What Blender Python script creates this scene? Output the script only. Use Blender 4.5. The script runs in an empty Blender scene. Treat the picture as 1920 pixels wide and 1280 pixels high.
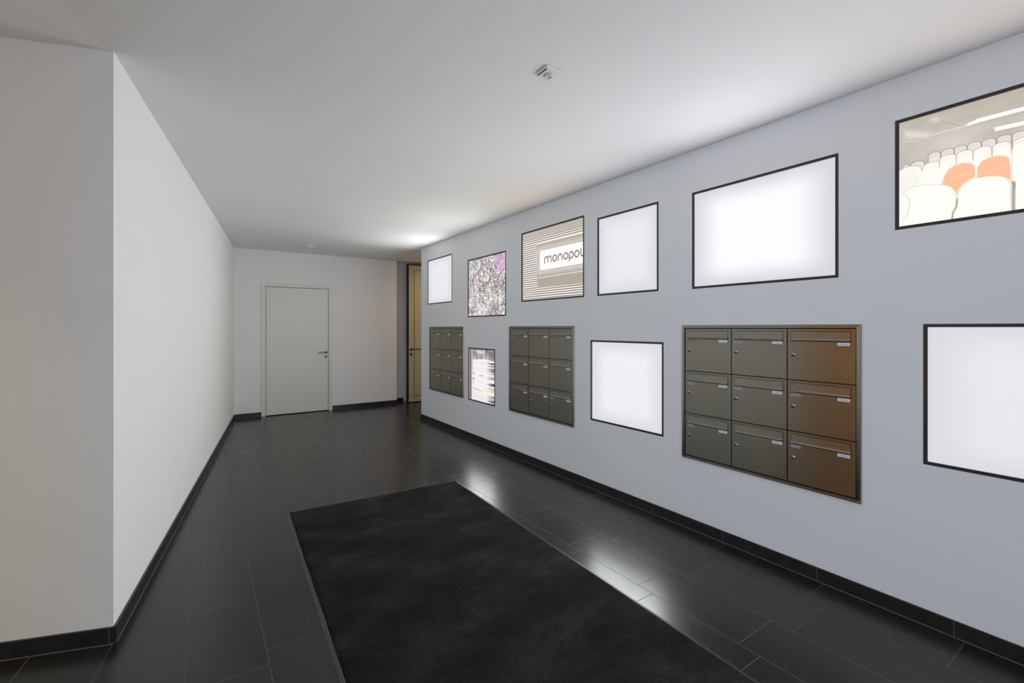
import bpy, bmesh, math, random
import numpy as np
from mathutils import Vector, Matrix

random.seed(4)
np.random.seed(4)
COL = bpy.context.scene.collection
SC = bpy.context.scene

# ------------------------------------------------------------------ camera, world, large lights, exposure
YAW = math.atan(586 / 865)
CAM_H = 1.45
H = 2.723            # ceiling height
W = 2.94             # right wall plane
WEND = 6.93          # far end of the right wall
YB = 8.53            # back wall plane
cam = bpy.data.cameras.new('camera')
cam.sensor_width = 36.0
cam.lens = 865 / 1920 * 36.0
cam.shift_y = -25.5 / 1920
cam.clip_start = 0.05
cam_o = bpy.data.objects.new('camera', cam)
COL.objects.link(cam_o)
cam_o.location = (0, 0, CAM_H)
cam_o.rotation_euler = (math.pi / 2, 0, -YAW)
SC.camera = cam_o

SC.view_settings.view_transform = 'Standard'
SC.view_settings.look = 'None'
SC.view_settings.gamma = 1
SC.view_settings.use_curve_mapping = False
SC.view_settings.exposure = 0.0

world = bpy.data.worlds.new('world')
SC.world = world
world.use_nodes = True
wn = world.node_tree.nodes['Background']
wn.inputs[0].default_value = (0.75, 0.85, 1.0, 1)
wn.inputs[1].default_value = 0.35

E_BOX = 0.86         # brightness of the opal sheets
L_BOX = 5.4          # radiance their tubes throw into the hall


def area_light(name, loc, target, sx, sy, power, color):
    l = bpy.data.lights.new(name, 'AREA')
    l.shape = 'RECTANGLE'
    l.size = sx
    l.size_y = sy
    l.energy = power
    l.color = color
    o = bpy.data.objects.new(name, l)
    COL.objects.link(o)
    o.location = loc
    d = Vector(target) - Vector(loc)
    o.rotation_euler = d.to_track_quat('-Z', 'Y').to_euler()
    return o


# daylight through the glazed entrance front, left of and behind the camera
day = area_light('entrance_daylight', (-2.6, -3.2, 1.35), (2.94, 2.2, 1.0), 1.8, 2.1, 19.0, (0.55, 0.74, 1.0))
day.data.spread = math.radians(66)
area_light('rear_fill', (1.2, -3.2, 1.30), (1.2, 4, 1.3), 2.5, 2.2, 28.5, (0.94, 0.90, 1.0))  # unseen fill lamp added behind the camera to brighten the walls


def spot(name, loc, target, power, color, size, blend, radius):
    l = bpy.data.lights.new(name, 'SPOT')
    l.energy = power
    l.color = color
    l.spot_size = math.radians(size)
    l.spot_blend = blend
    l.shadow_soft_size = radius
    o = bpy.data.objects.new(name, l)
    COL.objects.link(o)
    o.location = loc
    d = Vector(target) - Vector(loc)
    o.rotation_euler = d.to_track_quat('-Z', 'Y').to_euler()
    return o


# corridor round the corner: an uplight and a warm ceiling lamp
spot('corridor_uplight', (3.75, 7.35, 2.10), (2.15, 6.48, H), 17, (1.0, 0.965, 0.945), 42, 1.0, 0.05)
area_light('corridor_lamp', (4.3, 7.8, 2.6), (4.1, 8.1, 0), 0.3, 0.3, 9.6, (1.0, 0.67, 0.34))
# warm lamp over the timber door left of the camera
area_light('side_lamp', (-2.7, 2.3, 2.6), (-3.7, 3.3, 1.0), 0.3, 0.3, 31, (1.0, 0.74, 0.16))


# ------------------------------------------------------------------ helpers
def box(bm, x0, x1, y0, y1, z0, z1, mi=0, bev=0.0):
    vs = [bm.verts.new((x, y, z)) for x in (x0, x1) for y in (y0, y1) for z in (z0, z1)]
    fs = []
    for f in ((0, 1, 3, 2), (4, 6, 7, 5), (0, 4, 5, 1), (2, 3, 7, 6), (0, 2, 6, 4), (1, 5, 7, 3)):
        face = bm.faces.new([vs[i] for i in f])
        face.material_index = mi
        fs.append(face)
    if bev > 0:
        es = list({e for f in fs for e in f.edges})
        r = bmesh.ops.bevel(bm, geom=es, offset=bev, segments=2, profile=0.7, affect='EDGES')
        for f in r['faces']:
            f.material_index = mi
    return fs


def prism(bm, pts, z0, z1, mi=0):
    lo = [bm.verts.new((x, y, z0)) for x, y in pts]
    hi = [bm.verts.new((x, y, z1)) for x, y in pts]
    n = len(pts)
    bm.faces.new(lo[::-1]).material_index = mi
    bm.faces.new(hi).material_index = mi
    for i in range(n):
        bm.faces.new((lo[i], lo[(i + 1) % n], hi[(i + 1) % n], hi[i])).material_index = mi


def lathe(bm, prof, mat, seg=28, mi=0):
    """prof: list of (radius, height); revolved round local Z, then moved by mat."""
    rings = []
    for r, z in prof:
        if r < 1e-6:
            rings.append([bm.verts.new(mat @ Vector((0, 0, z)))])
        else:
            rings.append([bm.verts.new(mat @ Vector((r * math.cos(a), r * math.sin(a), z)))
                          for a in [2 * math.pi * k / seg for k in range(seg)]])
    for a, b in zip(rings, rings[1:]):
        for k in range(seg):
            k2 = (k + 1) % seg
            vs = []
            for v in ((a[k] if len(a) > 1 else a[0]), (a[k2] if len(a) > 1 else a[0]),
                      (b[k2] if len(b) > 1 else b[0]), (b[k] if len(b) > 1 else b[0])):
                if v not in vs:
                    vs.append(v)
            if len(vs) > 2:
                f = bm.faces.new(vs)
                f.material_index = mi
                f.smooth = True


def tube(bm, pts, r, seg=10, mi=0):
    pts = [Vector(p) for p in pts]
    rings = []
    for i, p in enumerate(pts):
        t = (pts[min(i + 1, len(pts) - 1)] - pts[max(i - 1, 0)]).normalized()
        a = Vector((0, 0, 1)) if abs(t.z) < 0.9 else Vector((1, 0, 0))
        u = t.cross(a).normalized()
        v = t.cross(u).normalized()
        rings.append([bm.verts.new(p + r * (math.cos(k * 2 * math.pi / seg) * u + math.sin(k * 2 * math.pi / seg) * v))
                      for k in range(seg)])
    for a, b in zip(rings, rings[1:]):
        for k in range(seg):
            f = bm.faces.new((a[k], a[(k + 1) % seg], b[(k + 1) % seg], b[k]))
            f.smooth = True
            f.material_index = mi
    bm.faces.new(rings[0][::-1]).material_index = mi
    bm.faces.new(rings[-1]).material_index = mi


def mesh_of(name, bm, mats, off=(0, 0, 0)):
    bmesh.ops.recalc_face_normals(bm, faces=bm.faces)
    bm.transform(Matrix.Translation(-Vector(off)))
    me = bpy.data.meshes.new(name)
    bm.to_mesh(me)
    bm.free()
    for m in (mats if isinstance(mats, (list, tuple)) else [mats]):
        me.materials.append(m)
    return me


def link(name, me, parent=None, loc=(0, 0, 0)):
    o = bpy.data.objects.new(name, me)
    COL.objects.link(o)
    o.location = loc
    if parent:
        o.parent = parent
    return o


def thing(name, label, cat, loc, rotz=0, group=None):
    o = bpy.data.objects.new(name, None)
    o.empty_display_size = 0.1
    COL.objects.link(o)
    o.location = loc
    o.rotation_euler = (0, 0, rotz)
    o['label'] = label
    o['category'] = cat
    if group:
        o['group'] = group
    return o


def structure(name, bm, mats):
    o = link(name, mesh_of(name, bm, mats))
    o['kind'] = 'structure'
    return o


# ------------------------------------------------------------------ materials
def new_mat(name):
    m = bpy.data.materials.new(name)
    m.use_nodes = True
    nt = m.node_tree
    return m, nt, nt.nodes['Principled BSDF']


def N(nt, t, **kw):
    n = nt.nodes.new(t)
    for k, v in kw.items():
        setattr(n, k, v)
    return n


def M(nt, op, a, b=None, c=None, clamp=False):
    n = N(nt, 'ShaderNodeMath', operation=op, use_clamp=clamp)
    for i, v in enumerate((a, b, c)):
        if v is None:
            continue
        if isinstance(v, (int, float)):
            n.inputs[i].default_value = v
        else:
            nt.links.new(v, n.inputs[i])
    return n.outputs[0]


def noise(nt, scale, detail=3, rough=0.5, vec=None, coord='Object', sc3=None):
    tc = N(nt, 'ShaderNodeTexCoord')
    v = vec if vec is not None else tc.outputs[coord]
    if sc3:
        mp = N(nt, 'ShaderNodeMapping')
        mp.inputs['Scale'].default_value = sc3
        nt.links.new(v, mp.inputs[0])
        v = mp.outputs[0]
    n = N(nt, 'ShaderNodeTexNoise')
    n.inputs['Scale'].default_value = scale
    n.inputs['Detail'].default_value = detail
    n.inputs['Roughness'].default_value = rough
    nt.links.new(v, n.inputs['Vector'])
    return n.outputs['Fac']


def ramp(nt, fac, stops):
    r = N(nt, 'ShaderNodeValToRGB')
    while len(r.color_ramp.elements) < len(stops):
        r.color_ramp.elements.new(0.5)
    for e, (p, c) in zip(r.color_ramp.elements, stops):
        e.position = p
        e.color = (*c, 1) if len(c) == 3 else c
    nt.links.new(fac, r.inputs[0])
    return r.outputs[0]


def bump(nt, b, h, strength, dist):
    n = N(nt, 'ShaderNodeBump')
    n.inputs['Strength'].default_value = strength
    n.inputs['Distance'].default_value = dist
    nt.links.new(h, n.inputs['Height'])
    nt.links.new(n.outputs[0], b.inputs['Normal'])


def plain(name, col, rough=0.5, metal=0.0, var=0.06, scale=30, bstr=0.0, bdist=0.001, spec=0.5):
    m, nt, b = new_mat(name)
    f = noise(nt, scale, 4)
    c0 = tuple(c * (1 - var) for c in col)
    c1 = tuple(min(1, c * (1 + var)) for c in col)
    nt.links.new(ramp(nt, f, [(0.3, c0), (0.7, c1)]), b.inputs['Base Color'])
    b.inputs['Roughness'].default_value = rough
    b.inputs['Metallic'].default_value = metal
    b.inputs['Specular IOR Level'].default_value = spec
    if bstr:
        bump(nt, b, f, bstr, bdist)
    return m


def make_paint(name, col):
    m, nt, b = new_mat(name)
    f = noise(nt, 1.3, 3)
    nt.links.new(ramp(nt, f, [(0.3, tuple(c * 0.985 for c in col)), (0.7, col)]), b.inputs['Base Color'])
    b.inputs['Roughness'].default_value = 0.75
    b.inputs['Specular IOR Level'].default_value = 0.25
    bump(nt, b, noise(nt, 260, 3), 0.12, 0.0008)
    return m


MAT_WALL = make_paint('white_wall_paint', (0.88, 0.88, 0.885))
MAT_CEIL = make_paint('white_ceiling_paint', (0.88, 0.88, 0.88))
MAT_WHITE = plain('white_lacquer', (0.76, 0.76, 0.71), 0.35, var=0.01)
MAT_PLASTIC = plain('white_plastic', (0.80, 0.79, 0.76), 0.4, var=0.01)
MAT_LENS = plain('frosted_sensor_lens', (0.62, 0.60, 0.56), 0.25, var=0.02)
MAT_GAP = plain('dark_gap', (0.012, 0.011, 0.010), 0.7)
MAT_FRAME = plain('dark_anodised_frame', (0.040, 0.036, 0.040), 0.42, metal=0.3, scale=80)
MAT_CHROME = plain('satin_nickel', (0.42, 0.41, 0.39), 0.28, metal=1.0, var=0.03)
MAT_BRONZE = plain('dark_bronze', (0.09, 0.06, 0.03), 0.4, metal=0.6)
MAT_PLATE = plain('white_name_card', (0.84, 0.85, 0.87), 0.35, var=0.02)
MAT_INK = plain('grey_print', (0.22, 0.23, 0.26), 0.5)
MAT_STICKER = plain('translucent_sticker', (0.42, 0.43, 0.43), 0.35, var=0.12, scale=120)
MAT_STICKER2 = plain('aged_sticker', (0.19, 0.185, 0.16), 0.4, var=0.2, scale=160)
MAT_GROUT = plain('grey_grout', (0.14, 0.135, 0.12), 0.8, scale=200)
MAT_SKIRT = plain('black_stone_skirting', (0.017, 0.017, 0.018), 0.33, var=0.35, scale=14, bstr=0.1)
MAT_EDGE = plain('black_rubber_edging', (0.030, 0.030, 0.029), 0.36, var=0.2, scale=60)


def make_steel(name, tangent):
    """Brushed steel; reflections smear across the brushing."""
    m, nt, b = new_mat(name)
    f = noise(nt, 1.0, 4, 0.6, sc3=(40, 5, 900) if tangent[2] else (40, 900, 5))
    nt.links.new(ramp(nt, f, [(0.3, (0.275, 0.262, 0.226)), (0.7, (0.325, 0.309, 0.268))]), b.inputs['Base Color'])
    b.inputs['Metallic'].default_value = 1.0
    b.inputs['Roughness'].default_value = 0.31
    b.inputs['Anisotropic'].default_value = 0.85
    t = N(nt, 'ShaderNodeCombineXYZ')
    for k in range(3):
        t.inputs[k].default_value = tangent[k]
    nt.links.new(t.outputs[0], b.inputs['Tangent'])
    bump(nt, b, f, 0.15, 0.0003)
    return m


MAT_STEEL = make_steel('brushed_bronze_steel', (0, 0, 1))
MAT_STEEL_V = make_steel('brushed_bronze_steel_upright', (0, 1, 0))


def make_floor():
    """Dark stone strips 0.30 x 0.585 m, bond shifted by 0.1 m on every other row."""
    m, nt, b = new_mat('dark_stone_tiles')
    tc = N(nt, 'ShaderNodeTexCoord')
    sep = N(nt, 'ShaderNodeSeparateXYZ')
    nt.links.new(tc.outputs['Object'], sep.inputs[0])
    X, Y = sep.outputs[0], sep.outputs[1]

    def tiles(u, v, half):                      # u across rows, v along rows
        ru = M(nt, 'DIVIDE', u, 0.30)
        row = M(nt, 'FLOOR', ru)
        fu = M(nt, 'SUBTRACT', ru, row)
        odd = M(nt, 'FLOORED_MODULO', row, 2.0)
        v2 = M(nt, 'ADD', v, M(nt, 'MULTIPLY', odd, 0.1))
        rv = M(nt, 'DIVIDE', v2, 0.5825)
        cv = M(nt, 'FLOOR', rv)
        fv = M(nt, 'SUBTRACT', rv, cv)
        du = M(nt, 'MULTIPLY', M(nt, 'MINIMUM', fu, M(nt, 'SUBTRACT', 1.0, fu)), 0.30)
        dv = M(nt, 'MULTIPLY', M(nt, 'MINIMUM', fv, M(nt, 'SUBTRACT', 1.0, fv)), 0.5825)
        d = M(nt, 'MINIMUM', du, dv)
        g = N(nt, 'ShaderNodeMapRange', interpolation_type='SMOOTHSTEP')
        g.inputs[1].default_value = half * 0.6
        g.inputs[2].default_value = half * 1.4
        g.inputs[3].default_value = 1.0
        g.inputs[4].default_value = 0.0
        nt.links.new(d, g.inputs[0])
        cid = N(nt, 'ShaderNodeCombineXYZ')
        nt.links.new(row, cid.inputs[0])
        nt.links.new(cv, cid.inputs[1])
        wnz = N(nt, 'ShaderNodeTexWhiteNoise', noise_dimensions='2D')
        nt.links.new(cid.outputs[0], wnz.inputs['Vector'])
        return g.outputs[0], wnz.outputs['Value']

    g1, id1 = tiles(M(nt, 'SUBTRACT', X, 2.05), M(nt, 'SUBTRACT', Y, 1.172 - 0.0), 0.0013)
    # left of the pier corner the courses follow the slanting left wall
    dx, dy = 0.1349, 0.9909
    ax = M(nt, 'ADD', X, 0.328)
    ay = M(nt, 'SUBTRACT', Y, 2.79)
    p = M(nt, 'SUBTRACT', M(nt, 'MULTIPLY', ax, dy), M(nt, 'MULTIPLY', ay, dx))
    q = M(nt, 'ADD', M(nt, 'MULTIPLY', ax, dx), M(nt, 'MULTIPLY', ay, dy))
    g2, id2 = tiles(p, M(nt, 'SUBTRACT', q, 0.3), 0.0022)
    left = M(nt, 'LESS_THAN', p, 0.0)
    mg = N(nt, 'ShaderNodeMix')
    nt.links.new(left, mg.inputs[0])
    # the course beside the seam is cut to fit it
    nt.links.new(M(nt, 'MULTIPLY', g1, M(nt, 'GREATER_THAN', p, 0.06)), mg.inputs[2])
    nt.links.new(g2, mg.inputs[3])
    g = mg.outputs[0]
    f1 = noise(nt, 3.2, 6, 0.62, coord='Object', sc3=(2.2, 1, 1))
    f2 = noise(nt, 60, 3, 0.6)
    fl = noise(nt, 420, 2, 0.5)
    base = M(nt, 'ADD', M(nt, 'MULTIPLY', f1, 0.6), M(nt, 'MULTIPLY', id1, 0.4))
    stone = ramp(nt, base, [(0.2, (0.0100, 0.0098, 0.0098)), (0.8, (0.0200, 0.0194, 0.0190))])
    fleck = ramp(nt, fl, [(0.73, (0, 0, 0)), (0.80, (0.025, 0.025, 0.025))])
    add = N(nt, 'ShaderNodeMix', data_type='RGBA', blend_type='ADD')
    add.inputs[0].default_value = 1.0
    nt.links.new(stone, add.inputs[6])
    nt.links.new(fleck, add.inputs[7])
    mix = N(nt, 'ShaderNodeMix', data_type='RGBA')
    nt.links.new(g, mix.inputs[0])
    nt.links.new(add.outputs[2], mix.inputs[6])
    mix.inputs[7].default_value = (0.085, 0.080, 0.068, 1)
    nt.links.new(mix.outputs[2], b.inputs['Base Color'])
    r = M(nt, 'ADD', M(nt, 'MULTIPLY', f1, 0.12), 0.205)
    nt.links.new(M(nt, 'ADD', r, M(nt, 'MULTIPLY', g, 0.4)), b.inputs['Roughness'])
    b.inputs['IOR'].default_value = 1.45
    h = M(nt, 'SUBTRACT', M(nt, 'ADD', M(nt, 'MULTIPLY', f1, 0.10), M(nt, 'MULTIPLY', f2, 0.05)), M(nt, 'MULTIPLY', g, 1.0))
    bump(nt, b, h, 0.25, 0.0010)
    return m


def make_mat_pile():
    m, nt, b = new_mat('black_carpet_pile')
    f = noise(nt, 2.2, 5, 0.65, sc3=(1.0, 1.7, 1))
    g = noise(nt, 130, 4, 0.75)
    k = M(nt, 'ADD', M(nt, 'MULTIPLY', f, 0.45), M(nt, 'MULTIPLY', g, 0.55))
    nt.links.new(ramp(nt, k, [(0.36, (0.0040, 0.0046, 0.0040)), (0.50, (0.0125, 0.0135, 0.0116)), (0.64, (0.037, 0.039, 0.033))]),
                 b.inputs['Base Color'])
    b.inputs['Roughness'].default_value = 0.95
    b.inputs['Specular IOR Level'].default_value = 0.08
    bump(nt, b, g, 0.9, 0.004)
    return m


def make_wood(name, c0, c1, rough=0.4):
    m, nt, b = new_mat(name)
    f = noise(nt, 2.0, 6, 0.6, sc3=(14, 14, 0.7))
    nt.links.new(ramp(nt, f, [(0.3, c0), (0.7, c1)]), b.inputs['Base Color'])
    b.inputs['Roughness'].default_value = rough
    return m


MAT_VENEER = make_wood('honey_veneer', (0.50, 0.46, 0.315), (0.57, 0.53, 0.37))
MAT_TIMBER = make_wood('orange_timber', (0.62, 0.20, 0.10), (0.74, 0.26, 0.13), 0.5)


def make_diffuser(name, centre, edge, tint, lean=0.0):
    """A lit opal sheet, strongest over its tubes and weaker towards the rim."""
    m, nt, b = new_mat(name)
    tc = N(nt, 'ShaderNodeTexCoord')
    sep = N(nt, 'ShaderNodeSeparateXYZ')
    nt.links.new(tc.outputs['Generated'], sep.inputs[0])

    def fall(v, w):
        d = M(nt, 'MINIMUM', v, M(nt, 'SUBTRACT', 1.0, v))
        r = N(nt, 'ShaderNodeMapRange', interpolation_type='SMOOTHSTEP')
        r.inputs[1].default_value = -0.04
        r.inputs[2].default_value = w
        nt.links.new(d, r.inputs[0])
        return r.outputs[0]
    k = M(nt, 'MULTIPLY', fall(sep.outputs[1], 0.26), fall(sep.outputs[2], 0.22))
    s = M(nt, 'ADD', M(nt, 'MULTIPLY', k, centre - edge), edge)
    b.inputs['Base Color'].default_value = (0.12, 0.12, 0.12, 1)
    b.inputs['Roughness'].default_value = 0.4
    b.inputs['Specular IOR Level'].default_value = 0.2
    b.inputs['Emission Color'].default_value = (*tint, 1)
    nt.links.new(s, b.inputs['Emission Strength'])
    return m


def make_print():
    m, nt, b = new_mat('backlit_print')
    a = N(nt, 'ShaderNodeAttribute', attribute_name='print')
    b.inputs['Base Color'].default_value = (0.03, 0.03, 0.03, 1)
    b.inputs['Roughness'].default_value = 0.35
    b.inputs['Specular IOR Level'].default_value = 0.2
    nt.links.new(a.outputs['Color'], b.inputs['Emission Color'])
    b.inputs['Emission Strength'].default_value = 1.0
    return m


MAT_FLOOR = make_floor()
MAT_PILE = make_mat_pile()
MAT_PRINT = make_print()

# ------------------------------------------------------------------ room shell
bm = bmesh.new()
box(bm, -4.2, 6.2, -3.6, 9.2, -0.15, 0)
structure('floor', bm, MAT_FLOOR)
bm = bmesh.new()
box(bm, -4.2, 6.2, -3.6, 9.2, H, H + 0.2)
structure('ceiling', bm, MAT_CEIL)

LB = [  # key, y0, y1, z0, z1
    ('A', 5.839, 6.681, 1.812, 2.495),
    ('B', 4.462, 5.383, 1.590, 2.346),
    ('C', 3.152, 4.154, 1.735, 2.490),
    ('D', 2.319, 2.981, 1.735, 2.428),
    ('E', 1.105, 2.025, 1.730, 2.422),
    ('F', -0.080, 0.853, 1.948, 2.505),
    ('G', 2.272, 3.068, 0.616, 1.340),
    ('H', -0.200, 0.742, 0.783, 1.469),
    ('I', 4.700, 5.369, 0.505, 1.192)]
MB = [(0.996, 2.103, 0.504, 1.470), (3.284, 4.391, 0.504, 1.470), (5.490, 6.597, 0.504, 1.470)]
WT = 0.46                               # wall thickness


def pierced_wall(bm, x0, x1, ya, yb, z0, z1, holes, depth):
    """Wall slab with pockets of the given depth cut into its x0 face."""
    ys = sorted({ya, yb} | {h[0] for h in holes} | {h[1] for h in holes})
    zs = sorted({z0, z1} | {h[2] for h in holes} | {h[3] for h in holes})
    cache = {}

    def v(x, y, z):
        k = (round(x, 5), round(y, 5), round(z, 5))
        if k not in cache:
            cache[k] = bm.verts.new(k)
        return cache[k]

    def hole(i, j):
        if not (0 <= i < len(ys) - 1 and 0 <= j < len(zs) - 1):
            return None
        y, z = (ys[i] + ys[i + 1]) / 2, (zs[j] + zs[j + 1]) / 2
        return any(h[0] < y < h[1] and h[2] < z < h[3] for h in holes)
    for i in range(len(ys) - 1):
        for j in range(len(zs) - 1):
            a, b_, c, d = ys[i], ys[i + 1], zs[j], zs[j + 1]
            hh = hole(i, j)
            x = x0 + depth if hh else x0
            bm.faces.new((v(x, a, c), v(x, a, d), v(x, b_, d), v(x, b_, c)))
            bm.faces.new((v(x1, a, c), v(x1, b_, c), v(x1, b_, d), v(x1, a, d)))
            if hh:
                if hole(i - 1, j) is False:
                    bm.faces.new((v(x0, a, c), v(x0, a, d), v(x, a, d), v(x, a, c)))
                if hole(i + 1, j) is False:
                    bm.faces.new((v(x0, b_, c), v(x, b_, c), v(x, b_, d), v(x0, b_, d)))
                if hole(i, j - 1) is False:
                    bm.faces.new((v(x0, a, c), v(x, a, c), v(x, b_, c), v(x0, b_, c)))
                if hole(i, j + 1) is False:
                    bm.faces.new((v(x0, a, d), v(x0, b_, d), v(x, b_, d), v(x, a, d)))
            for (di, dj, q) in ((-1, 0, ((x0, a, c), (x1, a, c), (x1, a, d), (x0, a, d))),
                                (1, 0, ((x0, b_, c), (x0, b_, d), (x1, b_, d), (x1, b_, c))),
                                (0, -1, ((x0, a, c), (x0, b_, c), (x1, b_, c), (x1, a, c))),
                                (0, 1, ((x0, a, d), (x1, a, d), (x1, b_, d), (x0, b_, d)))):
                if hole(i + di, j + dj) is None:
                    bm.faces.new([v(*p) for p in q])


bm = bmesh.new()
holes = [(y0, y1, z0, z1) for _, y0, y1, z0, z1 in LB]
holes += [(y0 + 0.012, y1 - 0.012, z0 + 0.012, z1 - 0.012) for y0, y1, z0, z1 in MB]
pierced_wall(bm, W, W + WT, -3.4, WEND, 0, H, holes, 0.40)
structure('wall_right', bm, MAT_WALL)

# left wall and the face nearer the camera (mitred where they meet)
CX, CY = -0.328, 2.79
LX, LY = 0.456, 8.55                      # where the left wall meets the back wall
dl = Vector((LX - CX, LY - CY)).normalized()
dn = Vector((-0.9452, 0.3265))
nl = Vector((-dl.y, dl.x))                # into the wall
nn = Vector((0.3265, 0.9452))
T = 0.2
bis = (nl + nn).normalized() * (T / max(0.2, (nl + nn).normalized().dot(nl)))
ex = Vector((CX, CY)) + dn * 3.7
bm = bmesh.new()
e2 = Vector((LX, LY)) + dl * 0.3
prism(bm, [(CX, CY), (e2.x, e2.y), (e2.x + nl.x * T, e2.y + nl.y * T), (CX + bis.x, CY + bis.y)], 0, H)
structure('wall_left', bm, MAT_WALL)
bm = bmesh.new()
prism(bm, [(CX, CY), (CX + bis.x, CY + bis.y), (ex.x + nn.x * T, ex.y + nn.y * T), (ex.x, ex.y)], 0, H)
structure('wall_front_left', bm, MAT_WALL)
bm = bmesh.new()
box(bm, -4.0, -3.8, -3.4, 4.1, 0, H)
structure('wall_side', bm, MAT_WALL)
# back wall with the opening of the white door, ending before the recess
D1 = (0.836, 1.943, 2.195)                # door frame x0, x1, top
REC_X = 3.120
bm = bmesh.new()
box(bm, 0.30, D1[0] + 0.004, YB, YB + 0.21, 0, H)
box(bm, D1[1] - 0.004, REC_X, YB, YB + 0.21, 0, H)
box(bm, D1[0] + 0.004, D1[1] - 0.004, YB, YB + 0.21, D1[2] - 0.004, H)
structure('wall_back', bm, MAT_WALL)
bm = bmesh.new()
box(bm, 0.30, 6.0, YB + 0.21, YB + 0.40, 0, H)
structure('wall_recess', bm, MAT_WALL)
bm = bmesh.new()
box(bm, 5.6, 5.8, WEND, YB + 0.21, 0, H)
structure('wall_corridor', bm, MAT_WALL)
bm = bmesh.new()
box(bm, W + WT, 5.8, WEND - 0.2, WEND - 0.001, 0, H)
structure('wall_corridor_near', bm, MAT_WALL)
# wall behind the camera with a glazed entrance bay and one added for the fill lamp
bm = bmesh.new()
box(bm, -4.0, -3.6, -3.6, -3.4, 0, H)
box(bm, -1.6, -0.1, -3.6, -3.4, 0, H)
box(bm, 2.5, 3.4, -3.6, -3.4, 0, H)
box(bm, -3.6, -1.6, -3.6, -3.4, 2.5, H)
box(bm, -0.1, 2.5, -3.6, -3.4, 2.5, H)
structure('wall_behind', bm, MAT_WALL)
for k, xs_ in enumerate(((-3.60, -2.63, -1.66), (-0.10, 1.17, 2.44))):
    bm = bmesh.new()
    for x in xs_:
        box(bm, x, x + 0.06, -3.54, -3.46, 0, 2.5)
    box(bm, xs_[0] + 0.06, xs_[2], -3.54, -3.46, 2.44, 2.5)
    box(bm, xs_[0] + 0.06, xs_[2], -3.54, -3.46, 0, 0.06)
    structure('window_%d' % (k + 1), bm, MAT_FRAME)

# ------------------------------------------------------------------ skirting
SH = 0.076


def skirting(name, a, b, inward, joints=()):
    """Stone skirting from a to b (wall line); joints are distances from a, filled with grout."""
    a, b, n = Vector(a), Vector(b), Vector(inward)
    d = (b - a)
    L = d.length
    d.normalize()
    bm = bmesh.new()
    cuts = [0.0] + sorted(joints) + [L]
    for i, (s, e) in enumerate(zip(cuts, cuts[1:])):
        s2 = s + (0.0015 if i else 0)
        e2_ = e - (0.0015 if i < len(cuts) - 2 else 0)
        p, q = a + d * s2, a + d * e2_
        prism(bm, [p, q, q + n * 0.011, p + n * 0.011], 0.003, SH)
    for j in joints:
        p, q = a + d * (j - 0.0015), a + d * (j + 0.0015)
        prism(bm, [p, q, q + n * 0.0105, p + n * 0.0105], 0.003, SH - 0.001, 1)
    prism(bm, [a, b, b + n * 0.0145, a + n * 0.0145], 0, 0.003, 1)
    return structure(name, bm, [MAT_SKIRT, MAT_GROUT])


skirting('baseboard_right', (W, -3.4), (W, WEND), (-1, 0), [3.4 + y for y in (-1.1, -0.52, 0.052, 0.629, 1.209, 1.785, 2.37, 2.95, 3.53, 4.11, 4.69, 5.27, 5.85, 6.43)])
skirting('baseboard_right_end', (W - 0.011, WEND), (W + WT, WEND), (0, 1))
skirting('baseboard_left', (CX, CY), (LX, LY), -nl, [0.58 * k for k in range(1, 10)])
skirting('baseboard_front_left', (CX, CY), (CX + dn.x * 0.98, CY + dn.y * 0.98), -nn, [0.0125])
skirting('baseboard_back_left', (LX - 0.01, YB), (D1[0], YB), (0, -1))
skirting('baseboard_back', (D1[1], YB), (REC_X + 0.011, YB), (0, -1), [0.45, 1.03])
skirting('baseboard_recess', (REC_X, YB + 0.21), (3.325, YB + 0.21), (0, -1))

# ------------------------------------------------------------------ doors (setting)
# white flush door in the back wall
bm = bmesh.new()
FW = 0.062
x0, x1, zt = D1
box(bm, x0, x0 + FW, YB - 0.014, YB + 0.10, 0.002, zt)
box(bm, x1 - FW, x1, YB - 0.014, YB + 0.10, 0.002, zt)
box(bm, x0 + FW, x1 - FW, YB - 0.014, YB + 0.10, zt - FW, zt)
box(bm, x0 + FW, x1 - FW, YB + 0.055, YB + 0.10, 0.002, zt - FW, 1)
bmesh.ops.remove_doubles(bm, verts=bm.verts, dist=1e-5)
me = mesh_of('door_1', bm, [MAT_WHITE, MAT_GAP])
d1 = link('door_1', me)
d1['kind'] = 'structure'
bm = bmesh.new()
box(bm, x0 + FW + 0.007, x1 - FW - 0.007, YB - 0.006, YB + 0.040, 0.012, zt - FW - 0.007, bev=0.002)
leaf = link('door_leaf', mesh_of('door_leaf', bm, MAT_WHITE), d1)


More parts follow.
